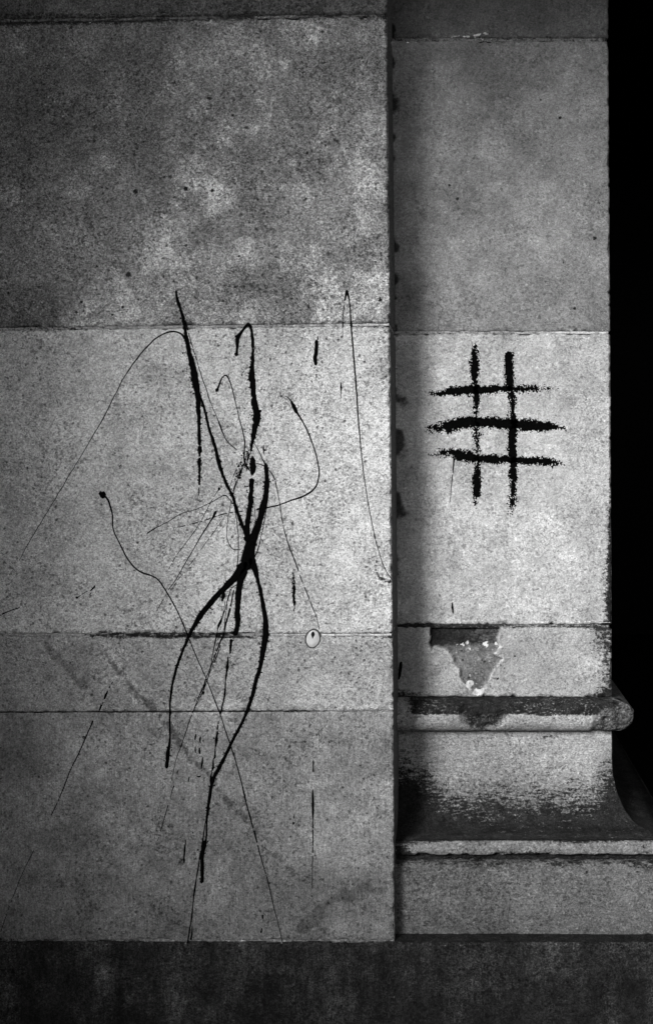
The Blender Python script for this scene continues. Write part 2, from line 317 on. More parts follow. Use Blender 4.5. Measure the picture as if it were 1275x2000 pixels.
    if key == 'P4':
        soot_shade += .68 * sm(-72, 0, x - 1196 + 34 * (fbm(x, y, 60, 3, seed=92, sy=14) - .5) + 10 * sm(1290, 1230, y))
        soot_shade += .4 * sm(1232, 1224, y) + .35 * sm(840, 780, x) * sm(1340, 1358, Y) + .32 * sm(1340, 1358, Y)
        sd = poly_sd(x + 9 * (b3 - .5) + 16 * (fbm(x, y, 24, 4, seed=95) - .5) * (.4 + 1.2 * sm(1250, 1275, y)), y + 7 * (b3 - .5), SPALL)
        ins = sm(-1.5, 1.5, sd); up = sm(1266, 1254, Y + (x - 900) * .02 + 22 * (b2 - .5))
        tone = tone * (1 - ins) + ins * (.15 * (.35 + .7 * b3 + .9 * (b5 - .2))); soot_shade = soot_shade * (1 - ins) + ins * (.66 * up * (1 - .55 * sm(880, 965, x)) * (.5 + 1.0 * b5) + .42 * b2); tone = tone * (1 - .65 * ins * up * (1 - .6 * sm(900, 970, x)))
        light += ins * .25 + ins * .75 * sm(7, 2, np.abs(y - 1263 - 12 * (b2 - .5) - 42 * (b5 - .5))) * (b3 > .50) * sm(870, 900, x) + .70 * sm(3, .5, np.abs(sd + 1.5)) * (b3 > .52) * sm(1232, 1250, y) * sm(.4, .55, vn(x, y, 30, seed=78))
        light += 1.2 * sm(9, 6, np.hypot(x - 917, (y - 1336) * 1.3)) + 1.2 * sm(10, 7, np.hypot((x - 932) * .8, (y - 1353) * 1.6)) + .8 * sm(4, 2, np.hypot((x - 943), (y - 1347) * .6))
        rec += ins * (.009 + .004 * up + .007 * (b5 - .5)); light += .55 * sm(4.5, 1, np.abs(sd + 3.5)) * sm(.35, .55, vn(x, y, 18, seed=79)) * sm(1230, 1262, y); rec -= .002 * sm(5, 1, np.abs(sd + 4)) * sm(1230, 1262, y)
        for cx, cy in [(977, 1299), (984, 1305), (971, 1326), (1005, 1282), (957, 1340)]: soot_shade += .9 * sm(3.4, 1.5, np.hypot(x - cx, y - cy))
    if key == 'T':     # roll moulding
        yb = 1396 + 7 * (vn(x, y, 40, seed=15) - .5) + 3 * (b3 - .5)
        soot_shade += .80 * sm(3, -3, y - yb) * (1 - .85 * sm(806, 778, x + 20 * (b2 - .5)))
        soot_shade += .5 * sm(1420, 1430, y)  # lower edge: shadow under the roll painted into the colour
        dam = sm(52, 34, np.hypot((X - 943) * .85, (Y - 1390)) + 0.35 * (y - 1390)); cor = sm(1166, 1184, X + (Y - 1395) * .45)
        tone *= 1 - .60 * np.maximum(dam, cor); soot_shade = soot_shade * (1 - np.maximum(dam * .75, cor)) + dam * .66 + cor * .46 + .3 * blob(X, Y, 1190, 1375, 20, 10)
        light += .42 * np.maximum(dam, cor) * sm(.48, .60, b2)
        c1 = fbm(x, y, 26, 4, seed=97); rec += dam * (.004 + .030 * np.abs(c1 - .5) + .014 * (b3 - .4)) + cor * (.001 + .034 * np.abs(c1 - .5) + .014 * (b3 - .4))
        # the side return takes the painted side shade below
    if key == 'F':     # shaft foot and flare
        edge = 1552 + 22 * (vn(x, y, 90, seed=16) - .5) - 60 * sm(1120, 1196, X) + 35 * blob(X, Y, 1030, 1550, 150, 60) + 0 * x
        edge = np.minimum(edge, 1552) + 0
        tone *= 1 - .35 * sm(-70, 0, y - edge + 40 * (b5 - .5)); soot_shade += .95 * sm(-85, 75, y - edge + 50 * (b5 - .5) + 16 * (vn(x, y, 60, 7, seed=17) - .5))
        soot_shade += .30 * sm(900, 800, X) * sm(1440, 1530, Y) + .2 * sm(860, 780, X); light += .22 * sm(1540, 1580, y)
        soot_shade += .6 * blob(X, Y, 1075, 1435, 34, 7)
        soot_shade += 1.2 * sm(8, 5, np.hypot((x - 873) * .8, y - 1598)); rec += .004 * sm(9, 4, np.hypot((x - 873) * .8, y - 1598))
        tone *= .95 + .1 * vn(x, y, 80, 4, seed=18)
    if key == 'N':     # fillet
        soot_shade += .75 * sm(1652, 1638, Y) + .55 * sm(1662, 1674, Y) + .9 * blob(X, Y, 785, 1662, 28, 20) + .6 * sm(1225, 1262, X)*sm(.35,.6,b2)  # blob at the left end paints in the wall's shadow
        soot_shade += .4 * blob(X, Y, 1035, 1668, 30, 10); light += .2
        rec += .004 * sm(.55, .8, b2)
    if key == 'G': soot_shade += .85; light += .2 * (b3 > .6)
    if key == 'Q':     # plinth
        soot_shade += .55 * sm(1700, 1684, Y) + .42 * sm(1822, 1832, Y) + .30 * sm(1120, 1270, X) * sm(.35, .65, b2) + .42 * blob(X, Y, 802, 1703, 20, 10)
        for pl in ([(842, 1762), (862, 1778), (848, 1792), (828, 1812)],):
            d, t = pdist(X, Y, pl); soot_shade += .40 * sm(4, 1, d)
        tone *= 1.05 - .18 * sm(1750, 1830, Y)
        light += .12
    if key[0] == 'L': soot_shade += .42 * sm(-9, 0, x - np.interp(y, [0, 560, 900, 1340, 1840], [755, 761.5, 764, 768, 770.5]) + 12 * (b3 - .5) + 8 * (b5 - .5))
    if key in ('L3', 'L4'): soot_shade += .62 * sm(10, 1, np.abs(y - 1241) + 8 * (b5 - .5)) * sm(165, 185, x) * (sm(520, 470, x) + .5 * sm(520, 640, x))
    if key in ('P1', 'P2'): soot_shade += .5 * sm(7, 1, np.abs(y - 76) + 10 * (b5 - .5)) ; light += .5 * sm(2.5, .5, np.abs(y - 69 - 14 * (b5 - .5))) * sm(830, 880, x) * (b3 > .47)
    if key in ('P2', 'P3'): soot_shade += .38 * sm(6, 1, np.abs(y - 650) + 8 * (b5 - .5))
    if key in ('L2', 'L3'): soot_shade += .36 * sm(9, 1, np.abs(y - np.interp(x, [0, 765], [643, 633])) + 14 * (b5 - .5))
    if side is not None:   # side faces turned from the sun: shade put into the colour
        tone = tone * (1 - side) + side * (.05 if key in 'FNQG' else .10) * (.8 + .4 * b2); soot_shade = soot_shade * (1 - side) + side * (.85 if key in 'FNQG' else .35)
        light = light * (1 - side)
    return tone, soot_shade, light, rec
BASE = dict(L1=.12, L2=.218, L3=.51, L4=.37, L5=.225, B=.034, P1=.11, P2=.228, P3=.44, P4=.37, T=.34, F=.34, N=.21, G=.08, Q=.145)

# ---------------------------------------------------------------- the stone generator
EDGE = {}
def stone(name, key, xl, xr, yt, yb, Yf, Yb, mat, parent, prof=None, du=.0026, xout=None, rnd=.003, chip=1.7, seed=0, ledge=0.02):
    """One dressed stone: front face plus its right-hand return, with rounded, chipped arrises.
    xr: pixel x of right arris at (top, bottom); yt, yb: pixel y of top / bottom edge at (left, right);
    prof(t) -> projection in metres for t = 0 (top) .. 1 (bottom)"""
    ytm, ybm = np.mean(yt), np.mean(yb)
    Xl = P(xl, (ytm + ybm) / 2, Yf)[0]
    XrT = P(xr[0], ytm, Yf)[0]; XrB = P(xr[1], ybm, Yf)[0]
    k = np.cos(ROLL)
    ZtL = P(xl, yt[0], Yf)[1]; ZtR = P(xr[0], yt[1], Yf)[1]; ZbL = P(xl, yb[0], Yf)[1]; ZbR = P(xr[1], yb[1], Yf)[1]
    H = ZtR - ZbR; W = XrT - Xl
    nrow = max(8, int(H / du)); t = np.linspace(0, 1, nrow)
    nf = int(W / du); u = np.linspace(0, 1, nf)
    if xout is not None:      # coarse strip running on outside the picture
        u = np.concatenate([np.linspace((xout - Xl) / W, -0.02, 12), u])
    D = Yb - Yf
    v = np.concatenate([np.linspace(0, min(.03, D * .5), 12)[1:], np.linspace(min(.03, D * .5), D, max(6, int(D / .012)))[1:]]) / D
    p = prof(t) if prof is not None else np.zeros(nrow)
    T, U = np.meshgrid(t, u, indexing='ij'); Pp = p[:, None]
    Xr_ = (XrT + (XrB - XrT) * t)[:, None]
    Xf = Xl + U * (Xr_ + Pp - Xl); Yf_ = np.broadcast_to(Yf - Pp, Xf.shape)
    Uc = np.clip(U, -9, 1)
    Zf = (ZtL + (ZtR - ZtL) * Uc) * (1 - T) + (ZbL + (ZbR - ZbL) * Uc) * T
    T2, V = np.meshgrid(t, v, indexing='ij')
    Xs = np.broadcast_to(Xr_ + Pp, V.shape); Ys = (Yf - Pp) + V * (Yb - Yf + Pp); Zs = ZtR * (1 - T2) + ZbR * T2
    X = np.concatenate([Xf, Xs], 1); Y = np.concatenate([Yf_, Ys], 1); Z = np.concatenate([Zf, Zs], 1)
    TT = np.concatenate([T, T2], 1)
    nF = Xf.shape[1]
    Nx = np.zeros(X.shape); Ny = np.full(X.shape, -1.)
    Nx[:, nF:] = 1; Ny[:, nF:] = 0; Nx[:, nF - 1] = .7; Ny[:, nF - 1] = -.7
    side = np.zeros(X.shape); side[:, nF:] = 1; 
    px, py = proj(X, Y, Z)
    fx, fy = proj(X, np.where(side > 0, Yf, Y), Z)   # weathering uses the front-plane position
    tone, soot_shade, light, rec = wear_shade(np.where(side > 0, fx, px), np.where(side > 0, fy, py), key, side)
    mm = 1000.
    e_t = np.minimum(TT, 1 - TT) * H
    arc = np.concatenate([(1 - U) * W, V * D], 1)
    a1 = vn(X * mm + Y * mm, Z * mm, 9, seed=60 + seed); a2 = vn(X * mm + Y * mm, Z * mm, 26, seed=61 + seed)
    d = np.zeros(X.shape)
    for e in (e_t, arc):
        r = rnd * (.5 + a2)
        d += r * np.clip(1 - e / r, 0, 1) ** 2
        d += chip * .0035 * sm(.62, .80, a1 * .6 + a2 * .4) * sm(.010, .002, e)
        d += chip * .0022 * sm(.5, .75, a1) * sm(.004, .001, e)
    d += .0009 * (fbm(X * mm + Y * mm, Z * mm, 60, 3, seed=64 + seed) - .5) + .0007 * (vn(X * mm + Y * mm, Z * mm, 8, seed=63) - .5) * (key in 'TFNGQB')
    d += rec
    X = X - Nx * d; Y = Y - Ny * d
    # joint faces turning inwards at top and bottom
    def rim(i, zoff):
        return X[i:i + 1] - Nx[i:i + 1] * ledge, Y[i:i + 1] - Ny[i:i + 1] * ledge, Z[i:i + 1] + zoff
    x0, y0, z0 = rim(0, 0); x1, y1, z1 = rim(X.shape[0] - 1, 0)
    X = np.concatenate([x0, X, x1]); Y = np.concatenate([y0, Y, y1]); Z = np.concatenate([z0, Z, z1])
    pad = lambda a: np.concatenate([a[:1], a, a[-1:]])
    tone, soot_shade, light = pad(tone), pad(soot_shade), pad(light)
    V3 = np.stack([X, Y, Z], -1).reshape(-1, 3)
    A = np.stack([tone, np.clip(soot_shade, 0, 1.4), np.clip(light, 0, 1.4), np.ones(tone.shape)], -1).reshape(-1, 4)
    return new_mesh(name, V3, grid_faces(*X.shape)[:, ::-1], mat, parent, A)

def mortar(xl, xr, y0, y1, Yf, half, parent, tone, sootf, lightf, recess=.003, seed=0, side=0.0):
    """lime mortar filling a bed joint, a little behind the stone faces"""
    n = max(10, int((xr - xl) / 2.5)); m = 9
    u = np.linspace(0, 1, n); t = np.linspace(-1, 1, m); T, U = np.meshgrid(t, u, indexing='ij')
    px = xl + (xr - xl) * U; pyc = y0 + (y1 - y0) * U; py = pyc + T * half
    X, Z = P(px, py, Yf)
    b = vn(px, py, 25, 6, seed=70 + seed); b3 = vn(px, py, 7, 3, seed=71 + seed)
    Y = Yf + recess + .0022 * (b - .5) + .0016 * (b3 - .5) + .0015 * T ** 2
    so_ = sootf(px) * np.ones(X.shape) + .3 * (b3 - .5) + .25 * (b - .5); li = lightf(px) * (np.abs(T) < .75) + .25 * (b3 - .5) * lightf(px)
    A = np.stack([tone * (.8 + .4 * b), so_, li, np.ones(X.shape)], -1).reshape(-1, 4)
    if side > 0:     # carries on round the corner
        ex = np.concatenate([X, X[:, -1:], X[:, -1:]], 1); Y = np.concatenate([Y, Y[:, -1:] + .01, Y[:, -1:] + side], 1)
        ex[:, -3] -= recess; ex[:, -2] -= recess; ex[:, -1] -= recess
        Z = np.concatenate([Z, Z[:, -1:], Z[:, -1:]], 1); X = ex
        A = A.reshape(m, n, 4); A = np.concatenate([A, A[:, -1:], A[:, -1:]], 1).reshape(-1, 4)
    return new_mesh('mortar_joint', np.stack([X, Y, Z], -1).reshape(-1, 3), grid_faces(*X.shape)[:, ::-1], M_MORT, parent, A)

# ---------------------------------------------------------------- large structure: left wall
YL = 0.0; YP = 0.15; YBK = YP + .03
lw = thing('stone_wall', 'pale sandstone block wall standing proud of the pilaster, splashed with black paint lines', 'wall')
xo = -1.4
edgeX = lambda y: float(np.interp(y, [0, 240, 560, 900, 1140, 1340, 1840], [755, 758.5, 761.5, 764, 765.5, 768, 770.5]))
def lstone(key, yt, yb, mat, seed, **k):
    return stone('stone_block', key, -30, (edgeX(yt[1]), edgeX(yb[1])), yt, yb, YL, YBK, mat, lw, xout=xo, seed=seed, **k)
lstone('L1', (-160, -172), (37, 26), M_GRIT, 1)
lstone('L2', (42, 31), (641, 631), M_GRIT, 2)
lstone('L3', (645.5, 635.5), (1239, 1238), M_WALL, 3)
lstone('L4', (1243.5, 1242), (1390.4, 1387.7), M_WALL, 4, chip=.8, rnd=.0013)
lstone('L5', (1392.4, 1389.6), (1836, 1838), M_LOW, 5, rnd=.0014, chip=1.2)
one = lambda v: (lambda x: np.full(np.shape(x), float(v)))
mortar(-40, edgeX(30) - 1, 39.5, 28.5, YL, 3.5, lw, .14, one(.55), lambda x: .72 * sm(480, 500, x) * sm(590, 570, x), seed=1, side=.15)
mortar(-40, edgeX(630) - 1, 643.5, 633.5, YL, 3.2, lw, .30, lambda x: .30 + .2 * sm(300, 100, x), lambda x: .25 + .55 * sm(600, 660, x), recess=.002, seed=2, side=.15)
mortar(-40, edgeX(1240) - 1, 1241.3, 1240, YL, 3.2, lw, .30, lambda x: .30 + .45 * sm(150, 200, x) * sm(520, 420, x), lambda x: .35 + .45 * sm(500, 560, x), recess=.002, seed=3, side=.15)
mortar(-40, edgeX(1388) - 1, 1391.5, 1388.7, YL, 1.7, lw, .22, lambda x: .85 - .75 * sm(560, 720, x), one(.0), recess=.001, seed=4, side=.15)
mortar(-40, edgeX(1838) - 1, 1836, 1839, YL, 3.5, lw, .18, lambda x: .45 - .2 * sm(250, 330, x), lambda x: .25 + .45 * sm(200, 300, x) * sm(720, 560, x), recess=.001, seed=5)

# base course under wall and pilaster
bc = thing('base_course', 'dark soiled stone base course running below both wall and pilaster', 'wall')
stone('stone_block', 'B', -30, (1330, 1330), (1838.5, 1841), (2060, 2060), -.002, .30, M_BASE, bc, xout=xo, seed=6, ledge=.001, rnd=.004, du=.003)
_, ztop = P(700, 1840, -.002)
n = 120; xs = np.linspace(-1.4, 1.42, n); ys = np.linspace(.0, .30, 30); Yg, Xg = np.meshgrid(ys, xs, indexing='ij')
Zg = np.full(Xg.shape, float(ztop)) + .0015 * (vn(Xg * 1e3, Yg * 1e3, 20, seed=5) - .5) - .0004
zl = P(-30, 1838.5, -.002)[1]; zr = P(1330, 1841, -.002)[1]; Xa = P(-30, 1838, 0)[0]; Xb = P(1330, 1841, 0)[0]
Zg = zl + (zr - zl) * np.clip((Xg - Xa) / (Xb - Xa), -.0, 1.0) + .0012 * (vn(Xg * 1e3, Yg * 1e3, 20, seed=5) - .5)
A = np.stack([np.full(Xg.shape, .06), .75 + .3 * (vn(Xg * 1e3, Yg * 1e3, 9, seed=8) - .5), np.zeros(Xg.shape), np.ones(Xg.shape)], -1).reshape(-1, 4)
new_mesh('ledge', np.stack([Xg, Yg, Zg], -1).reshape(-1, 3), grid_faces(*Xg.shape), M_BASE, bc, A)

# ---------------------------------------------------------------- pilaster
pl = thing('stone_pilaster', 'sandstone pilaster with moulded base beside a black doorway, marked with a painted hash', 'pilaster')
rx = lambda y: float(np.interp(y, [0, 500, 1220, 1480], [1187, 1190.5, 1194, 1194]))
YBP = 1.1
def pstone(name, key, yt, yb, mat, seed, xl=745, **k):
    return stone(name, key, xl, (rx(yt), rx(yb)), (yt, yt + .5), (yb, yb + .5), YP, YBP, mat, pl, seed=seed, **k)
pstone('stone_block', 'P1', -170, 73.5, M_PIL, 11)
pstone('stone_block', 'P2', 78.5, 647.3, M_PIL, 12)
pstone('stone_block', 'P3', 651, 1220, M_PIL, 13)
pstone('stone_block', 'P4', 1225.5, 1361, M_PIL, 14, rnd=.0015)
def pz(py, Y): return float(P(980, py, Y)[1])
# roll: height in the shaft plane
zT = pz(1361.5, YP); 
def yof(z, Y): return float(PY0 + (CZ - z) * FPX / (Y - CY))
rt = .036
zTb = pz(1427, YP - .008)
hT = zT - zTb
prof_T = lambda t: .040 * np.sqrt(np.clip(1 - (2 * t - 1) ** 2, 0, 1)) ** .9 + .002
stone('roll_moulding', 'T', 745, (rx(1361), rx(1430)), (yof(zT, YP),) * 2, (yof(zTb, YP),) * 2, YP, YBP, M_ROLL, pl, prof=prof_T, du=.0018, rnd=.0005, chip=0, seed=15)
# shaft foot flaring out
zF0 = zTb - .0005; zF1 = pz(1640, YP - .108)
def prof_F(t):
    z = zF0 + (zF1 - zF0) * t; zs = pz(1478, YP)
    q = np.clip((zs - z) / (zs - zF1), 0, 1)
    return .112 * np.interp(q, [0, .25, .525, .77, .9, .96, .985, 1], [0, .012, .08, .21, .34, .48, .62, 1])
stone('flared_moulding', 'F', 745, (rx(1430), rx(1430)), (yof(zF0, YP),) * 2, (yof(zF1, YP),) * 2, YP, YBP, M_MOULD, pl, prof=prof_F, du=.0020, rnd=.0003, chip=0, seed=16)
zN0 = zF1 - .0003; zN1 = pz(1671, YP - .115)
prof_N = lambda t: .114 + .004 * np.sqrt(np.clip(1 - (2 * t - 1) ** 2, 0, 1))
stone('fillet', 'N', 745, (rx(1430), rx(1430)), (yof(zN0, YP),) * 2, (yof(zN1, YP),) * 2, YP, YBP, M_MOULD, pl, prof=prof_N, du=.0020, rnd=.004, seed=17, ledge=.03)
zG1 = pz(1685, YP - .115)
stone('groove', 'G', 745, (rx(1430), rx(1430)), (yof(zN1 + .002, YP),) * 2, (yof(zG1 - .002, YP),) * 2, YP, YBP, M_MOULD, pl, prof=lambda t: np.full(t.shape, .098), du=.003, rnd=.001, seed=18, ledge=.001)
zQ1 = pz(1830, YP - .115)
stone('plinth', 'Q', 745, (rx(1430), rx(1430)), (yof(zG1, YP),) * 2, (yof(zQ1, YP),) * 2, YP, YBP, M_MOULD, pl, prof=lambda t: np.full(t.shape, .116), du=.0024, rnd=.004, seed=19, ledge=.03)
stone('mortar_joint', 'G', 745, (rx(1430), rx(1430)), (yof(zQ1 + .003, YP),) * 2, (yof(float(ztop) - .004, YP),) * 2, YP, YBP, M_MORT, pl, prof=lambda t: np.full(t.shape, .108), du=.003, rnd=.0005, seed=20, ledge=.001)
mortar(745, rx(75) - 2, 75.5, 76.5, YP, 4, pl, .18, one(.42), lambda x: .35 * blob(x, 0, 930, 0, 50), seed=6, side=.9)
mortar(745, rx(650) - 2, 649, 649.5, YP, 3, pl, .32, one(.22), lambda x: .25 + .6 * sm(1060, 1090, x), recess=.002, seed=7, side=.9)
mortar(745, rx(1222) - 2, 1222.8, 1223.3, YP, 4, pl, .25, lambda x: .85 - .25 * sm(920, 1000, x), lambda x: .0 + .6 * sm(960, 1000, x) * (vn(x, 0, 30, seed=9) > .4), recess=.004, seed=8, side=.9)

# ---------------------------------------------------------------- doorway behind, paving, added light blockers
def structure(o): o['kind'] = 'structure'; return o
structure(box('ground', (-60, -60, -.4), (60, 60, 0), M_GROUND))
xs_ = rx(1220)
XR = float(P(1190, 900, YP)[0])
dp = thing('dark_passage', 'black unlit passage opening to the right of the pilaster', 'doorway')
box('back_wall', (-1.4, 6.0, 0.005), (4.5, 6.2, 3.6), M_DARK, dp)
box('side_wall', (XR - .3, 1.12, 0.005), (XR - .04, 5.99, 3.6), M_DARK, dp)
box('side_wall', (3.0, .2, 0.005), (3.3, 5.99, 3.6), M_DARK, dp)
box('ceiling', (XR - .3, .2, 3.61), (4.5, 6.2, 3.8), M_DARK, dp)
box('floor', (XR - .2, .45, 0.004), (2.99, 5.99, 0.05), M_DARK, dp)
box('front_wall', (3.0, .0, 0.005), (6, .19, 3.6), M_UNSEEN, dp)
pf = thing('light_blocker', 'added unseen slab, column and walls that block light from the stone wall', 'light_blocker')  # blocks added out of view to shape the light on the wall
box('roof_blocker', (-5, -2.1, 2.96), (6, .0, 3.3), M_UNSEEN, pf)
box('pier_blocker', (-1.5, -2.05, 0.0), (-.715, -1.5, 2.95), M_UNSEEN, pf)
box('side_wall', (-1.5, -1.499, 0.0), (-.9, -.01, 2.95), M_UNSEEN, pf)  # also added, unseen, to keep light off the left
box('parapet_blocker', (-3, -3.6, 0.0), (4, -3.3, 1.93), M_UNSEEN, pf)
# ---------------------------------------------------------------- paint
RS = np.random.RandomState(11)
class Paint:
    """collects raised paint film: ribbons, blobs and dry-brushed patches on one wall plane"""
    def __init__(s, plane=0.0): s.v = []; s.f = []; s.Y = plane
    def _add(s, pts, faces):       # pts: (px, py, lift in mm)
        b = len(s.v)
        for x, y, h in pts:
            X, Z = P(x, y, s.Y); s.v.append((float(X), s.Y - .0004 - h * .001, float(Z)))
        s.f += [tuple(b + i for i in f) for f in faces]
    def line(s, pts, rag=.25, gap=0.0, step=.9, glen=5, wob=.35, bias=0):
        """pts (x, y, width): tapered ragged ribbon; gap 0..1 breaks it up"""
        p = np.array(pts, float); q = []
        for i in range(len(p) - 1):
            p0 = p[max(i - 1, 0)]; p1 = p[i]; p2 = p[i + 1]; p3 = p[min(i + 2, len(p) - 1)]
            n = max(2, int(np.hypot(*(p2 - p1)[:2]) / step))
            for t in np.linspace(0, 1, n, endpoint=False):
                c = .5 * ((2 * p1) + (p2 - p0) * t + (2 * p0 - 5 * p1 + 4 * p2 - p3) * t * t + (3 * p1 - p0 - 3 * p2 + p3) * t ** 3)
                c[2] = p1[2] + (p2[2] - p1[2]) * t; q.append(c)
        q.append(p[-1]); q = np.array(q); n = len(q)
        d = np.gradient(q[:, :2], axis=0); d /= np.maximum(np.hypot(d[:, 0], d[:, 1]), 1e-6)[:, None]
        nx, ny = -d[:, 1], d[:, 0]; sd = RS.randint(0, 90)
        al = np.arange(n) * step
        o = wob * (vn(al, 0 * al, 9, seed=sd) - .5) * 2
        wv = 1 + .20 * (vn(al, 0 * al, 14, seed=sd + 1) - .5) * 2 * min(1, rag * 3)
        q[:, 2] *= np.where(q[:, 2] < 3, 1.25, 1.05)
        jag = lambda k: rag * np.minimum(q[:, 2], 9) / 9 * (3.4 * (vn(al, 0 * al, 3.1, seed=sd + k) - .5) + 2.6 * (vn(al, 0 * al, 7, seed=sd + k + 1) - .5) + 1.6 * (RS.rand(n) - .5)) * 1.7
        wl = q[:, 2] / 2 * wv + jag(3) * (1 + bias); wr = q[:, 2] / 2 * wv + jag(5) * (1 - bias)
        wl = np.maximum(wl, .36); wr = np.maximum(wr, .36)
        ends = np.minimum(np.arange(n), np.arange(n)[::-1]) * step
        cap = np.sqrt(np.clip(ends / (q[:, 2] / 2 + .4), .05, 1)); wl *= cap; wr *= cap
        keep = vn(al, 0 * al, glen, seed=sd + 2) > gap if gap > 0 else np.ones(n, bool)
        x = q[:, 0] + nx * o; y = q[:, 1] + ny * o
        i = 0
        while i < n:
            if not keep[i]: i += 1; continue
            j = i
            while j + 1 < n and keep[j + 1]: j += 1
            if j > i:
                pts_, fc = [], []
                for k in range(i, j + 1):
                    h = min(.9, .25 + q[k, 2] * .07)
                    for a, hh in ((wl[k], -.5), (wl[k] * .55, h), (-wr[k] * .55, h), (-wr[k], -.5)):
                        pts_.append((x[k] + nx[k] * a, y[k] + ny[k] * a, hh))
                for k in range(j - i):
                    for c in range(3): fc.append((k * 4 + c, k * 4 + c + 1, k * 4 + 5 + c, k * 4 + 4 + c))
                m = (j - i) * 4
                fc.append((0, 1, 2, 3)); fc.append((m + 3, m + 2, m + 1, m))
                s._add(pts_, fc)
            i = j + 1
        if rag > .15:
            for k in range(4, n - 4):
                if q[k, 2] > 4.5 and keep[k] and RS.rand() < .07 + .25 * rag:
                    sg = 1 if RS.rand() < .5 + .4 * bias else -1; a = (wl[k] if sg > 0 else wr[k]) + .3 + RS.rand() ** 3 * 2.5
                    s.blob(x[k] + sg * nx[k] * a, y[k] + sg * ny[k] * a, .6 + 1.1 * RS.rand(), irr=.45)
        return s
    def blob(s, x, y, r, ry=None, irr=.25):
        ry = ry or r; n = 7 if r < 2.5 else 16; pts_ = [(x, y, .4 + .12 * r)]
        for i in range(n):
            a = 2 * math.pi * i / n; k = 1 + irr * (RS.rand() - .5) * 2
            pts_.append((x + r * k * math.cos(a), y + ry * k * math.sin(a), -.5))
        for i in range(n):
            a = 2 * math.pi * i / n; pts_.append((x + .7 * r * math.cos(a), y + .7 * ry * math.sin(a), .3 + .1 * r))
        fc = []
        for i in range(n):
            j = (i + 1) % n; fc += [(1 + i, 1 + j, 1 + n + j, 1 + n + i), (0, 1 + n + i, 1 + n + j)]
        s._add(pts_, fc); return s
    def specks(s, pts, n, spread, r=(.5, 1.5), side=0):
        p = np.array(pts, float)
        for _ in range(n):
            i = RS.randint(0, len(p) - 1); t = RS.rand(); c = p[i] + (p[i + 1] - p[i]) * t
            off = abs(RS.randn()) * spread; a = RS.rand() * 6.28 if not side else (0 if side > 0 else math.pi) + RS.randn() * .5
            s.blob(c[0] + off * math.cos(a), c[1] + off * math.sin(a) * .7, r[0] + (r[1] - r[0]) * RS.rand() ** 2, irr=.4)
        return s
    def dry(s, pts, cell=.55):
        """dry-brushed stroke on rough stone: pts (x, y, width, load 0..1)"""
        p = np.array(pts, float); m = 16
        x = np.arange(p[:, 0].min() - m, p[:, 0].max() + m, cell); y = np.arange(p[:, 1].min() - m, p[:, 1].max() + m, cell)
        X, Yy = np.meshgrid(x, y); d, t = pdist(X + 1.6 * (vn(X, Yy, 14, seed=81) - .5) * 2, Yy + 1.6 * (vn(X, Yy, 14, seed=82) - .5) * 2, [tuple(a[:2]) for a in p])
        ti = t * (len(p) - 1); ii = np.arange(len(p)); W = 1.22 * np.interp(ti, ii, p[:, 2]) * (.85 + .35 * vn(X, Yy, 22, seed=83)); De = np.interp(ti, ii, p[:, 3])
        f = 1 - d / (W / 2); nz = .55 * vn(X, Yy, 1.3, 1.9, seed=84) + .25 * vn(X, Yy, 2.6, seed=86) + .20 * vn(X, Yy, 6, seed=85)
        mk = f * 1.25 + (De - 1) * 1.35 + (nz - .5) * 3.6 * (1.35 - .70 * De) > -.02
        mk &= f > -.9
        nyy, nxx = mk.shape; idx = -np.ones((nyy + 1, nxx + 1), int)
        use = np.zeros((nyy + 1, nxx + 1), bool)
        for a in (0, 1):
            for b in (0, 1): use[a:nyy + a, b:nxx + b] |= mk
        cnt = np.zeros((nyy + 1, nxx + 1))
        for a in (0, 1):
            for b in (0, 1): cnt[a:nyy + a, b:nxx + b] += mk
        idx[use] = np.arange(use.sum()); b0 = len(s.v)
        r_, c_ = np.nonzero(use); h = np.where(cnt[use] == 4, .45, -.5)
        jx = (RS.rand(len(r_)) - .5) * cell * .5
        XX, ZZ = P(x[0] + c_ * cell + jx, y[0] + r_ * cell + jx[::-1], s.Y)
        s.v += list(zip(XX.tolist(), (s.Y - .0004 - h * .001).tolist(), ZZ.tolist()))
        r, c = np.nonzero(mk)
        q = np.stack([idx[r, c], idx[r + 1, c], idx[r + 1, c + 1], idx[r, c + 1]], 1) + b0
        s.f += [tuple(a) for a in q.tolist()]; return s
    def build(s, name, parent=None):
        return new_mesh(name, s.v, s.f, M_PAINT, parent, smooth=False)
def solo(name, label, p, cat='paint mark', group=None):
    o = p.build(name); o['label'] = label; o['category'] = cat
    if group: o['group'] = group
    return o

# painted hash on the pilaster
hs = thing('painted_hash_sign', 'black brushed hash sign of three bars and two uprights on the pilaster', 'graffiti')
YH = YP
Paint(YH).dry([(927, 672, 10, .5), (925, 690, 15, .75), (925, 706, 16, 1.0), (926, 730, 14, 1.0), (927, 748, 14, .7), (929, 775, 12, .95), (929, 805, 14, .60), (930, 850, 15, .55), (932, 885, 14, .6), (933, 915, 13, .65), (931, 935, 14, 1.1), (930, 960, 13, 1.1), (927, 975, 10, .6), (927, 987, 8, .25)]).build('stroke', hs)
Paint(YH).dry([(993, 695, 11, 1.1), (994, 728, 12, 1.2), (995, 745, 14, 1.1), (998, 770, 13, .9), (1000, 800, 15, .6), (1001, 822, 14, .9), (1000, 868, 15, 1.05), (1001, 895, 14, 1.1), (1002, 925, 13, 1.1), (1001, 950, 14, .75), (1000, 975, 16, .75), (998, 992, 16, .6)]).blob(996, 1003, 1.4).blob(992, 999, 1.4).blob(999, 999, 1.4).blob(1000, 1005, 1.2).blob(991, 1004, 1.2).blob(996, 1008, 1.2).build('stroke', hs)
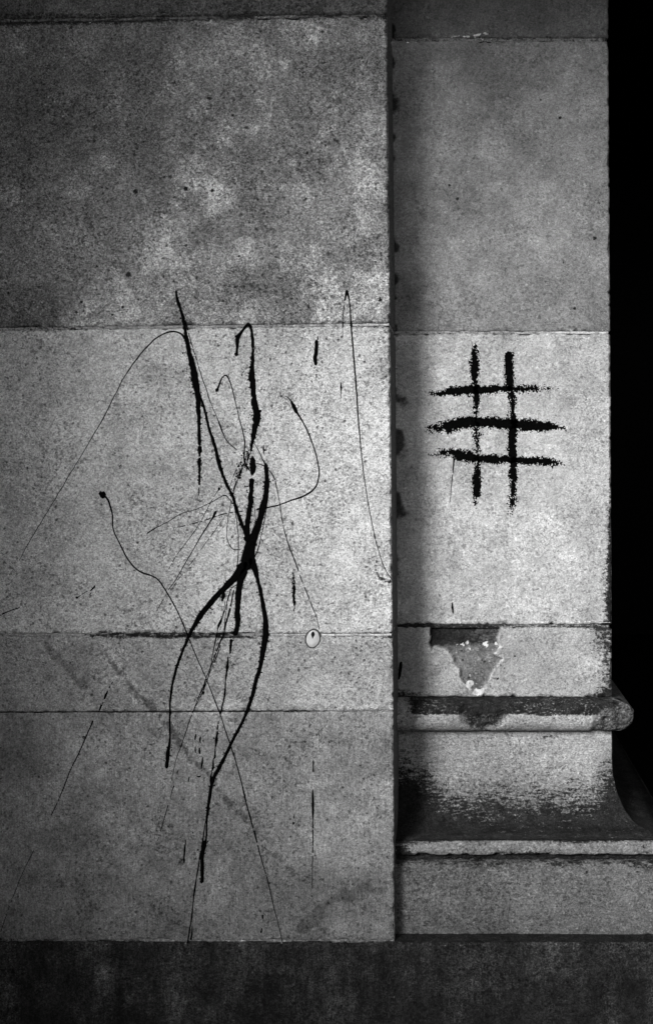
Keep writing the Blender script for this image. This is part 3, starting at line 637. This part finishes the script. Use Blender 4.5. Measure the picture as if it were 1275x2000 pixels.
Paint(YH).dry([(840, 769, 10, .35), (858, 768, 13, .75), (880, 764, 14, 1.0), (925, 762, 14, 1.15), (975, 760, 12, .9), (1010, 760, 13, .95), (1045, 759, 13, .7), (1070, 758, 10, .5), (1088, 758, 4, .2)]).build('stroke', hs)
Paint(YH).dry([(838, 836, 17, .5), (858, 834, 21, .65), (876, 832, 21, 1.05), (900, 826, 15, 1.2), (950, 823, 15, 1.1), (995, 829, 15, 1.2), (1040, 830, 16, 1.05), (1070, 833, 17, 1.0), (1088, 834, 12, .6), (1102, 836, 9, .35)]).line([(872, 838, 5), (874, 844, 6), (874, 849, 4)]).build('stroke', hs)
Paint(YH).dry([(840, 889, 10, .3), (858, 884, 15, .6), (876, 883, 15, .8), (888, 886, 16, 1.05), (905, 889, 15, 1.05), (930, 895, 12, 1.1), (962, 896, 14, 1.0), (1010, 897, 11, 1.1), (1060, 901, 12, 1.0), (1085, 904, 12, .7), (1097, 906, 10, .4)]).line([(886, 896, 3), (884, 920, 1.8), (881, 950, 1.2), (878, 985, .7)], rag=.1, gap=.15).build('stroke', hs)
g1 = 'small drops of black paint on the stone'
solo('paint_drop', 'small pointed black paint drop near the foot of the upper pilaster block', Paint(YP).line([(883, 1176, 1), (883, 1186, 4.5), (884, 1193, 3), (884, 1198, 1.2)], rag=.1), group=g1)
solo('paint_drop', 'thick upright black paint dab in the shaded corner above the roll moulding', Paint(YP).line([(783, 1292, 5), (782, 1302, 7.5), (780, 1316, 6.5), (777, 1328, 5)], rag=.12), group=g1)

# tangled figure
tg = thing('paint_tangle', 'tangled black poured paint figure with a thick knot and splayed legs on the wall', 'graffiti')
def part(p): return p.build('stroke', tg)
a = [(344, 567, 3), (347, 585, 5), (353, 605, 6), (358, 622, 5.5), (361, 640, 5), (366, 665, 8), (369, 685, 9), (374, 705, 11), (379, 728, 13), (383, 750, 13), (386, 770, 10), (388, 800, 8), (389, 830, 7), (390, 870, 7), (390, 900, 6), (390, 935, 4.5), (389, 955, 3), (389, 968, 1)]
part(Paint().line(a[:14], rag=.30).line(a[13:], rag=.6, gap=.25).specks([(366, 690), (374, 740), (383, 790)], 22, 7, (.7, 2.0), side=-1).specks([(389, 860), (389, 1010)], 16, 1.5, (.4, .9)))
part(Paint().line([(383, 745, 4), (391, 775, 5), (400, 800, 5), (408, 835, 5), (418, 865, 6), (428, 905, 6.5), (440, 940, 6), (449, 958, 5), (453, 966, 6), (457, 975, 6), (463, 997, 6), (471, 1020, 7), (480, 1040, 8), (484, 1056, 9)], rag=.22).blob(453, 966, 4.5, 5))
part(Paint().line([(360, 618, 1.4), (368, 648, 1.6), (372, 662, 1.4), (377, 680, 1.5), (384, 702, 1.6), (395, 738, 1.5), (403, 760, 1.5), (409, 779, 1.4), (415, 795, 1.2), (424, 815, .9), (431, 833, 3), (436, 846, 1.8), (441, 857, 1.8), (450, 868, 1.8), (460, 876, 1.6), (470, 886, 1.2)], rag=.2, gap=.14))
part(Paint().line([(38, 1095, .9), (60, 1055, 1.3), (120, 955, 1.3), (180, 855, 1.3), (203, 815, 1.6), (240, 742, 1.5), (270, 698, 1.8), (300, 665, 2), (318, 653, 2.2), (335, 648, 2.8), (350, 650, 2.6), (359, 657, 4), (366, 672, 5)], rag=.16, wob=.6))
a = [(462, 693, 6), (463, 682, 5), (464, 668, 7), (465, 658, 9), (471, 650, 6), (478, 640, 5), (485, 634, 7), (491, 643, 5), (493, 657, 6), (494, 680, 7), (493, 705, 9), (492, 730, 12), (494, 750, 10), (495, 770, 10), (497, 790, 12), (501, 806, 15), (501, 822, 14), (497, 840, 10), (494, 855, 9), (492, 868, 5), (490, 882, 3)]
part(Paint().line(a[:10], rag=.14).line(a[9:], rag=.38, bias=.5).specks([(488, 715), (486, 790), (488, 850)], 18, 6, (.6, 1.6), side=-1).blob(462, 692, 4).blob(464, 657, 5).line([(482, 718, 3), (478, 722, 1), (472, 735, 2)], gap=.3).blob(508, 803, 3))
part(Paint().line([(493, 892, 7), (494, 905, 13), (494, 918, 12), (492, 928, 6)], rag=.3).line([(492, 934, 13), (491, 950, 11), (490, 965, 10), (489, 985, 10), (486, 1005, 11), (483, 1022, 11), (483, 1040, 12), (484, 1060, 14)], rag=.34))
part(Paint().line([(424, 762, 5), (428, 752, 3), (434, 738, 2.3), (441, 733, 2.4), (447, 740, 2.2), (453, 757, 1.7), (460, 785, 1.6), (467, 815, 1.6), (474, 840, 1.8), (478, 862, 2.2), (477, 890, 2.2), (479, 905, 3.2), (487, 918, 3.4)], rag=.15).blob(424, 762, 3.5))
a = [(518, 904, 4), (520, 914, 8), (521, 930, 9), (521, 950, 10), (519, 970, 10), (514, 990, 12), (509, 1010, 13), (503, 1030, 15), (497, 1046, 18), (489, 1065, 20), (485, 1085, 23), (484, 1100, 27), (478, 1112, 24)]
part(Paint().line(a, rag=.22).specks([(521, 900), (520, 915)], 12, 5, (.5, 1.3)))
part(Paint().line([(489, 1090, 22), (492, 1100, 18), (498, 1112, 11), (502, 1128, 7), (508, 1150, 8), (512, 1170, 8), (517, 1200, 9), (519, 1222, 12), (518, 1245, 12), (514, 1270, 10), (509, 1300, 8), (500, 1330, 8), (494, 1355, 8), (484, 1385, 6), (471, 1415, 7), (456, 1443, 6), (441, 1475, 6), (428, 1500, 8), (419, 1516, 6), (413, 1535, 6), (409, 1560, 6), (405, 1590, 5), (404, 1610, 3), (403, 1638, 3.5), (399, 1650, 10), (396, 1665, 8), (395, 1690, 7.5), (395, 1712, 7), (394, 1725, 7)], rag=.17))
part(Paint().line([(482, 1098, 22), (471, 1114, 20), (460, 1127, 15), (445, 1142, 12), (430, 1157, 11), (411, 1178, 12), (396, 1197, 12), (381, 1220, 8), (371, 1238, 6), (361, 1262, 6), (350, 1290, 5.5), (342, 1315, 5.5), (335, 1350, 5), (332, 1390, 3.6), (332, 1440, 3.2), (331, 1455, 5), (328, 1470, 8), (327, 1487, 7.5), (326, 1501, 7.5)], rag=.2).line([(437, 1152, 6), (436, 1165, 7), (434, 1175, 4)], rag=.3).specks([(420, 1185), (400, 1200)], 9, 4, (.6, 1.6), side=1))
part(Paint().line([(479, 1110, 18), (471, 1130, 13), (467, 1150, 12), (465, 1170, 11), (464, 1190, 10), (464, 1215, 10), (462, 1230, 9), (456, 1241, 10)], rag=.28).line([(452, 1248, 6), (450, 1270, 5), (448, 1277, 2)], rag=.4).line([(446, 1282, 2), (445, 1292, 4), (444, 1303, 6), (443, 1312, 3.6), (441, 1330, 2), (440, 1350, 3), (437, 1368, 2.2), (434, 1380, 3), (430, 1400, 1.3)], rag=.35, gap=.12)
     .line([(427, 1408, 1.5), (425, 1425, 4), (423, 1445, 5.5), (421, 1460, 1.6), (420, 1478, 4.2), (417, 1483, 1.6), (416, 1500, 5.5), (414, 1506, 1.5), (412, 1520, 3.2), (411, 1532, 2)], rag=.35, gap=.1).specks([(456, 1200), (452, 1290)], 24, 3.5, (.5, 1.3), side=-1).specks([(452, 1290), (452, 1300)], 4, 2, (.8, 1.6)))
part(Paint().line([(462, 1142, 1.5), (452, 1150, 1), (446, 1165, 1.4), (440, 1190, 1.2), (432, 1210, 3), (427, 1222, 5.5), (425, 1232, 1.5), (421, 1252, 2.4), (415, 1282, 1.6), (410, 1310, 1.4), (401, 1340, 1.4), (388, 1368, 1.3), (376, 1393, 1.3), (365, 1425, 1.8), (356, 1452, 1), (345, 1480, 1), (335, 1525, .8)], rag=.3, gap=.16))
part(Paint().line([(457, 1152, 2), (448, 1195, 2.8), (442, 1215, 3.4), (438, 1235, 1.5), (430, 1255, 3.0), (420, 1282, 1.8), (412, 1302, 1.6), (404, 1322, 1.3), (397, 1342, 3.2), (388, 1362, 1.6), (379, 1384, 1)], rag=.3, gap=.14).blob(397, 1353, 3, 4))
part(Paint().line([(450, 1150, 1), (441, 1200, 1.1), (437, 1235, 1.2), (428, 1270, 2), (416, 1300, 1.5), (405, 1327, 1.2), (392, 1362, 1)], rag=.3, gap=.28).line([(440, 1175, 1), (433, 1215, 1.2), (424, 1260, 1.4), (412, 1300, 1.2)], gap=.4))
part(Paint().line([(402, 1602, 1.4), (397, 1635, 2), (394, 1655, 2.4)], rag=.1).line([(392, 1662, 1.6), (388, 1692, 3), (384, 1715, 2), (381, 1735, 3), (378, 1757, 1.8), (375, 1790, 2.4), (371, 1815, 2), (367, 1840, 2.2), (360, 1885, 1.4), (352, 1945, 1.2), (346, 2010, 1)], rag=.25, gap=.17, glen=9).blob(387, 1660, 2))
part(Paint().line([(496, 865, 1), (505, 880, 1.4), (512, 895, 1.3), (518, 906, 3)]).line([(500, 905, 1.2), (511, 908, 1.8), (519, 912, 1.5)]).line([(515, 869, .9), (515, 879, 3), (515, 887, .9)]).blob(518, 879, 2.2))
part(Paint().line([(525, 918, 1), (532, 927, 1.6), (537, 937, 1.8), (541, 955, 1.4), (545, 975, 1.3), (548, 992, 1.4), (551, 1015, 1.8), (556, 1038, 1.7), (564, 1065, 2), (574, 1090, 1.8), (583, 1115, 2), (592, 1140, 1.6)], rag=.2, gap=.1).line([(594, 1146, 1.4), (602, 1165, 1.6), (613, 1193, 1.8), (617, 1203, 1), (624, 1228, 1)], rag=.2, gap=.25))
(Paint().line([(521, 992, 1.2), (516, 1020, 1.5), (510, 1050, 1.5), (503, 1075, 1.8), (496, 1090, 2)], rag=.1, gap=.08)).build('stroke', tg)
part(Paint().line([(495, 975, .8), (498, 1000, .9), (500, 1028, .8)]))
part(Paint().line([(453, 968, 1), (460, 1000, 1.4), (464, 1030, 1.5), (466, 1060, 1.4), (465, 1090, 1.6), (463, 1108, 2)]))
part(Paint().line([(455, 985, 1.2), (448, 975, 1.4), (441, 968, 2), (432, 970, 1.4), (415, 980, 1.4), (385, 994, 1.2), (355, 1003, 1.2), (330, 1018, 1.3), (305, 1031, 1.6), (290, 1040, 2.2), (287, 1044, 1)], rag=.15))
part(Paint().line([(451, 975, 1), (449, 995, 1.3), (446, 1010, 1), (443, 1040, .9), (445, 1056, 1.3), (452, 1070, 1.6), (460, 1074, 1.5), (470, 1073, .9)], gap=.08))
part(Paint().line([(483, 888, 1), (470, 925, 1), (458, 955, 1), (452, 985, .8)], gap=.1).line([(480, 900, 1.4), (467, 930, 1), (455, 960, 1)], gap=.3).line([(476, 905, .9), (462, 945, .9), (456, 962, .8)], gap=.25).line([(486, 880, 2), (483, 900, 1.4), (481, 920, 1.4)], gap=.2, rag=.4)
     .specks([(490, 868), (474, 905), (458, 940)], 34, 5, (.6, 2.2)).blob(470, 921, 3.4, 3).blob(468, 933, 3.2, 2.6).blob(465, 911, 2).blob(471, 903, 2.4).blob(482, 958, 1.5).blob(479, 950, 2))
part(Paint().line([(383, 1433, 1), (382, 1439, 3.2), (381, 1446, 1)]).line([(392, 1438, 1.5), (391, 1446, 3.4), (392, 1452, 1)]).line([(390, 1460, 2), (390, 1467, 4.4), (390, 1473, 1)]).line([(382, 1458, 1), (382, 1466, 2.6), (383, 1471, 1)]).line([(397, 1478, 1), (395, 1492, 3.4), (393, 1502, 1.2)]).line([(349, 1503, 1), (347, 1509, 2.4), (347, 1513, .8)]).line([(370, 1517, 1.8), (368, 1528, 1.4)]).line([(384, 1516, 1), (389, 1517, 2.6), (393, 1515, 1)])
     .line([(340, 1534, 2.6), (336, 1546, 1.2), (334, 1560, .8)]).line([(329, 1572, 2.2), (325, 1586, 1.6), (308, 1643, 1)], gap=.3).line([(316, 1578, 1.2), (312, 1600, 1), (302, 1638, 1)], gap=.4).specks([(372, 1430), (385, 1475), (400, 1500)], 20, 8, (.4, 1)))

part(Paint().line([(489, 872, 1.6), (474, 908, 1.2), (462, 938, 1.2), (452, 968, 1)], gap=.25, rag=.4).line([(494, 868, 1.4), (487, 890, 1.8), (478, 915, 1.4)], gap=.3, rag=.5).line([(472, 898, 1), (458, 925, 1), (447, 956, .9)], gap=.35).specks([(492, 872), (478, 905), (462, 935)], 46, 8, (.5, 1.7)).specks([(494, 880), (492, 930)], 20, 6, (.5, 1.5)))
# separate trails
solo('paint_trail', 'curved black paint line with a thick upper head, bending back left near the corner', Paint().line([(556, 773, 1), (563, 777, 1.5), (568, 783, 3)], gap=.1).line([(568, 783, 4), (573, 793, 7), (578, 803, 7), (582, 809, 3), (592, 825, 2.2), (603, 848, 2.2), (612, 872, 2), (619, 895, 2), (623, 918, 2.2), (622, 935, 2.4), (617, 950, 2.8), (605, 962, 3.4), (590, 970, 3), (570, 977, 2.2), (545, 986, 2), (524, 991, 2), (500, 995, 1.5)], rag=.12)
     .line([(478, 998, 1.6), (440, 1003, 1.6), (420, 1010, 1.6), (395, 1018, 1.6), (370, 1024, 1.5), (348, 1030, 1.4)], gap=.45, glen=3.2).specks([(440, 1004), (342, 1030)], 16, 2.5, (.4, 1)), cat='paint trail')
solo('paint_trail', 'long thin black paint trail running down right from a round blob', Paint().blob(201, 966, 6.5, 7).blob(197, 963, 4).line([(203, 968, 5), (209, 973, 3), (214, 983, 2.6), (220, 1005, 2.6), (221, 1030, 2.6), (226, 1045, 2.4), (236, 1065, 2.4), (250, 1092, 2.3), (265, 1110, 2.4), (280, 1119, 2.8), (295, 1124, 2.2), (310, 1133, 2.2), (325, 1155, 2.2), (345, 1190, 2), (365, 1236, 2), (385, 1285, 1.8), (405, 1330, 1.8), (430, 1395, 1.8), (445, 1440, 2), (460, 1485, 1.8), (472, 1530, 2.3), (483, 1575, 3.2), (495, 1618, 2.4)], rag=.14)
     .line([(496, 1622, 3), (510, 1675, 1.9), (523, 1720, 1.7), (535, 1772, 1.5), (545, 1810, 1.2), (551, 1838, 1), (560, 1885, .8)], rag=.2, gap=.1), cat='paint trail')
solo('paint_trail', 'tall thin black paint line with a pointed hook top beside the wall corner', Paint().line([(669, 660, 1), (669, 640, 1.4), (670, 615, 1.5), (672, 595, 1.8)], gap=.18).line([(673, 588, 2.2), (675, 577, 4), (677, 568, 4.5), (680, 578, 4), (682, 588, 2.2), (684, 605, 2.8), (686, 640, 3), (690, 690, 2.9), (695, 750, 2.8), (699, 810, 2.4), (703, 860, 2), (706, 890, 1.8), (712, 940, 1.7), (722, 1000, 1.5), (732, 1050, 1.6), (742, 1085, 1.4), (752, 1112, 1.5), (765, 1132, 1.2)], rag=.16, gap=.04), cat='paint trail')
solo('paint_dab', 'short thick upright black paint bar just below the upper joint', Paint().line([(617, 664, 8), (618, 672, 7), (617, 690, 7.5), (615, 700, 8.5), (617, 714, 6)], rag=.12).line([(620, 664, 2), (621, 656, 1.2)]).blob(615, 653, 1.2).blob(625, 658, 1.2).blob(599, 705, 1.4).line([(618, 730, 2), (618, 738, 1.8)]).blob(618, 760, 1.5, 1).blob(618, 781, 1.5, 1.1).blob(618, 792, 1).blob(618, 819, 1.6, 1).blob(619, 834, .9).specks([(618, 740), (618, 880)], 14, 1.2, (.4, .8)))
solo('paint_dab', 'tiny lens-shaped black paint fleck left of the tall hooked line', Paint().line([(666, 747, .8), (666, 757, 4.4), (666, 764, 1.6), (665, 784, .6)], rag=.05))
solo('paint_dab', 'short slanting pair of black paint flecks under the round-headed trail', Paint().blob(151, 1167, 2.6, 2.4).line([(152, 1167, 1.6), (165, 1158, 1.2), (174, 1154, 1.2)], gap=.3).line([(176, 1162, 3), (179, 1157, 1.5)], rag=.3).line([(176, 1155, 1), (181, 1150, 3.4), (185, 1146, 4), (186, 1143, 2)], rag=.2))
solo('paint_dab', 'dotted short black paint streak at the far left edge of the wall', Paint().line([(1, 1202, 3), (8, 1198, 2.6), (20, 1193, 1.6), (40, 1186, 1.4)], gap=.12))
solo('paint_trail', 'broken dashed black paint trail slanting down left across the lower joint', Paint().line([(221, 1331, 2), (218, 1336, 1.5)]).line([(216, 1340, 3), (213, 1344, 2)]).line([(211, 1349, 2.4), (207, 1358, 5.4), (204, 1366, 3)], rag=.15).line([(199, 1376, 4.6), (196, 1384, 2.4), (193, 1390, 1.2)], rag=.15).line([(182, 1407, 3.4), (177, 1420, 2.2), (168, 1440, 1.8), (155, 1470, 1.6), (140, 1500, 1.8), (120, 1550, 1.4), (104, 1585, 1.4), (100, 1592, 1)], gap=.10, rag=.2).line([(67, 1660, 1.2), (45, 1705, 1.1), (25, 1755, 1), (2, 1820, 1)], gap=.25), cat='paint trail')
solo('paint_dab', 'dry upright smear of black paint left of the pale oval plug', Paint().dry([(573, 1110, 3, .1), (573, 1130, 4, .55), (574, 1150, 6, .95), (573, 1170, 6, .9), (575, 1186, 4, .7), (575, 1196, 2, .1)], cell=.6))
solo('paint_trail', 'straight vertical black paint dribble low on the wall below the plug', Paint().line([(612, 1485, 2.6), (612, 1508, 3)], rag=.1).line([(611, 1541, .9), (611, 1550, 3.6), (611, 1570, 5), (611, 1588, 4.4), (611, 1602, 1.6), (611, 1618, 2.6)], rag=.1).line([(611, 1620, 1.8), (611, 1645, 2), (610, 1690, 1.6), (610, 1735, 1.4)], gap=.18).blob(609, 1750, 1.6).specks([(610, 1735), (608, 1775)], 8, 2, (.5, 1.1)), cat='paint trail')
solo('paint_drop', 'little tailed black paint drop left of the vertical dribble', Paint().line([(575, 1589, 1), (574, 1599, 1.8)], rag=.1).blob(573, 1608, 2.4, 2.8), group=g1)
solo('paint_drop', 'slim black paint drop left of the figure\'s thick lowest tip', Paint().line([(363, 1640, 1), (361, 1660, 3.4), (360, 1676, 2.4), (360, 1681, 4.5), (360, 1685, 3)], rag=.1), group=g1)
solo('paint_drop', 'small black paint drop resting just above the dark base course', Paint().line([(376, 1808, 1), (375, 1825, 2.6), (373, 1836, 5)], rag=.1), group=g1)
solo('paint_drop', 'two tiny black paint drops low on the wall near the trail\'s end', Paint().line([(513, 1786, 3), (513, 1795, 2.4)]).blob(510, 1820, 2.2, 2.8).line([(512, 1812, 1), (511, 1818, 2)]), group=g1)
# fine tadpole lines
solo('paint_trail', 'hair-thin black paint line falling down left from the upper small round head', Paint().blob(428, 955, 3, 3.4).line([(427, 957, 1.8), (418, 970, 1.1), (402, 1000, 1), (384, 1032, 1), (362, 1062, 1.1), (345, 1085, 1), (328, 1114, .8)], gap=.12), cat='paint trail')
solo('paint_trail', 'thin black paint line falling down left from the elongated club-shaped head', Paint().line([(423, 998, 3.5), (420, 1003, 5.4), (416, 1011, 3.6), (410, 1020, 2), (390, 1052, 1.7), (365, 1095, 1.4), (345, 1130, 1.2), (328, 1153, 1.1)], rag=.1).line([(325, 1160, .8), (300, 1205, .8)], gap=.4), cat='paint trail')
solo('paint_trail', 'faintest hair-thin dotted line right of the club-headed paint line', Paint().line([(442, 1005, .7), (415, 1043, .9), (400, 1063, 1), (375, 1098, .9), (350, 1130, .8), (332, 1155, .7)], gap=.2), cat='paint trail')
sp = Paint()
for _ in range(330):
    x, y = 90 + 670 * RS.rand() ** .75, 560 + 1230 * RS.rand()
    if RS.rand() < .5: x, y = 480 + RS.randn() * 90, 950 + RS.randn() * 230
    if 20 < x < 750: sp.blob(x, y, .55 + .9 * RS.rand() ** 3, irr=.4)
o = sp.build('paint_spatter'); o['kind'] = 'stuff'; o['label'] = 'fine black paint spatter over the pale wall'; o['category'] = 'paint spatter'

# ---------------------------------------------------------------- oval plug set in the joint
pg = thing('oval_plug', 'pale oval plug with dark teardrop hole set in the lower mortar joint', 'plug')
M_PLUG = plain('pale_plug', .56, rough=.5, var=.12, scale=120, bump=.0008); M_RING = plain('ring_dirt', .05, rough=.9, scale=200); M_HOLE = plain('hole', .004, rough=1)
def ovalring(r0, r1, h0, h1, top=0.0):
    v, f, n = [], [], 40
    for r_, h in ((r0, h0), ((r0 + r1) / 2, max(h0, h1) + top), (r1, h1)):
        for i in range(n):
            a = 2 * math.pi * i / n; wx = 1 + .04 * math.sin(2 * a + 1) + .02 * math.sin(5 * a); x = 611 + (12.6 + r_) * wx * math.cos(a) + 1.5 * (-math.sin(a)) * (math.sin(a) > 0) * 0; y = 1247.5 + (17.0 + r_) * math.sin(a)
            x += .10 * (1247 - y)
            X, Z = P(x, y, 0); v.append((float(X), -h * .001, float(Z)))
    for k in range(2):
        for i in range(n): j = (i + 1) % n; f.append((k * n + i, k * n + j, (k + 1) * n + j, (k + 1) * n + i))
    return v, f, n
v, f, n = ovalring(-.8, 3.4, .2, -.6, .5)
new_mesh('rim', v, f, M_RING, pg)
v, f, n = ovalring(-9, -0.2, 3.6, .2, -.9)
X, Z = P(611, 1247.5, 0); c = len(v); v.append((float(X), -.0037, float(Z))); f += [(c, (i + 1) % n, i) for i in range(n)]
new_mesh('plug_face', v, f, M_PLUG, pg)
hp = Paint(); hp.line([(611.5, 1233, 5.5), (611.5, 1239, 6.6), (611, 1244, 3.2), (611, 1246.5, 1.4)], rag=.05, wob=0)
o = hp.build('keyhole', pg); o.data.materials[0] = M_HOLE
for vv in o.data.vertices: vv.co.y -= .0036
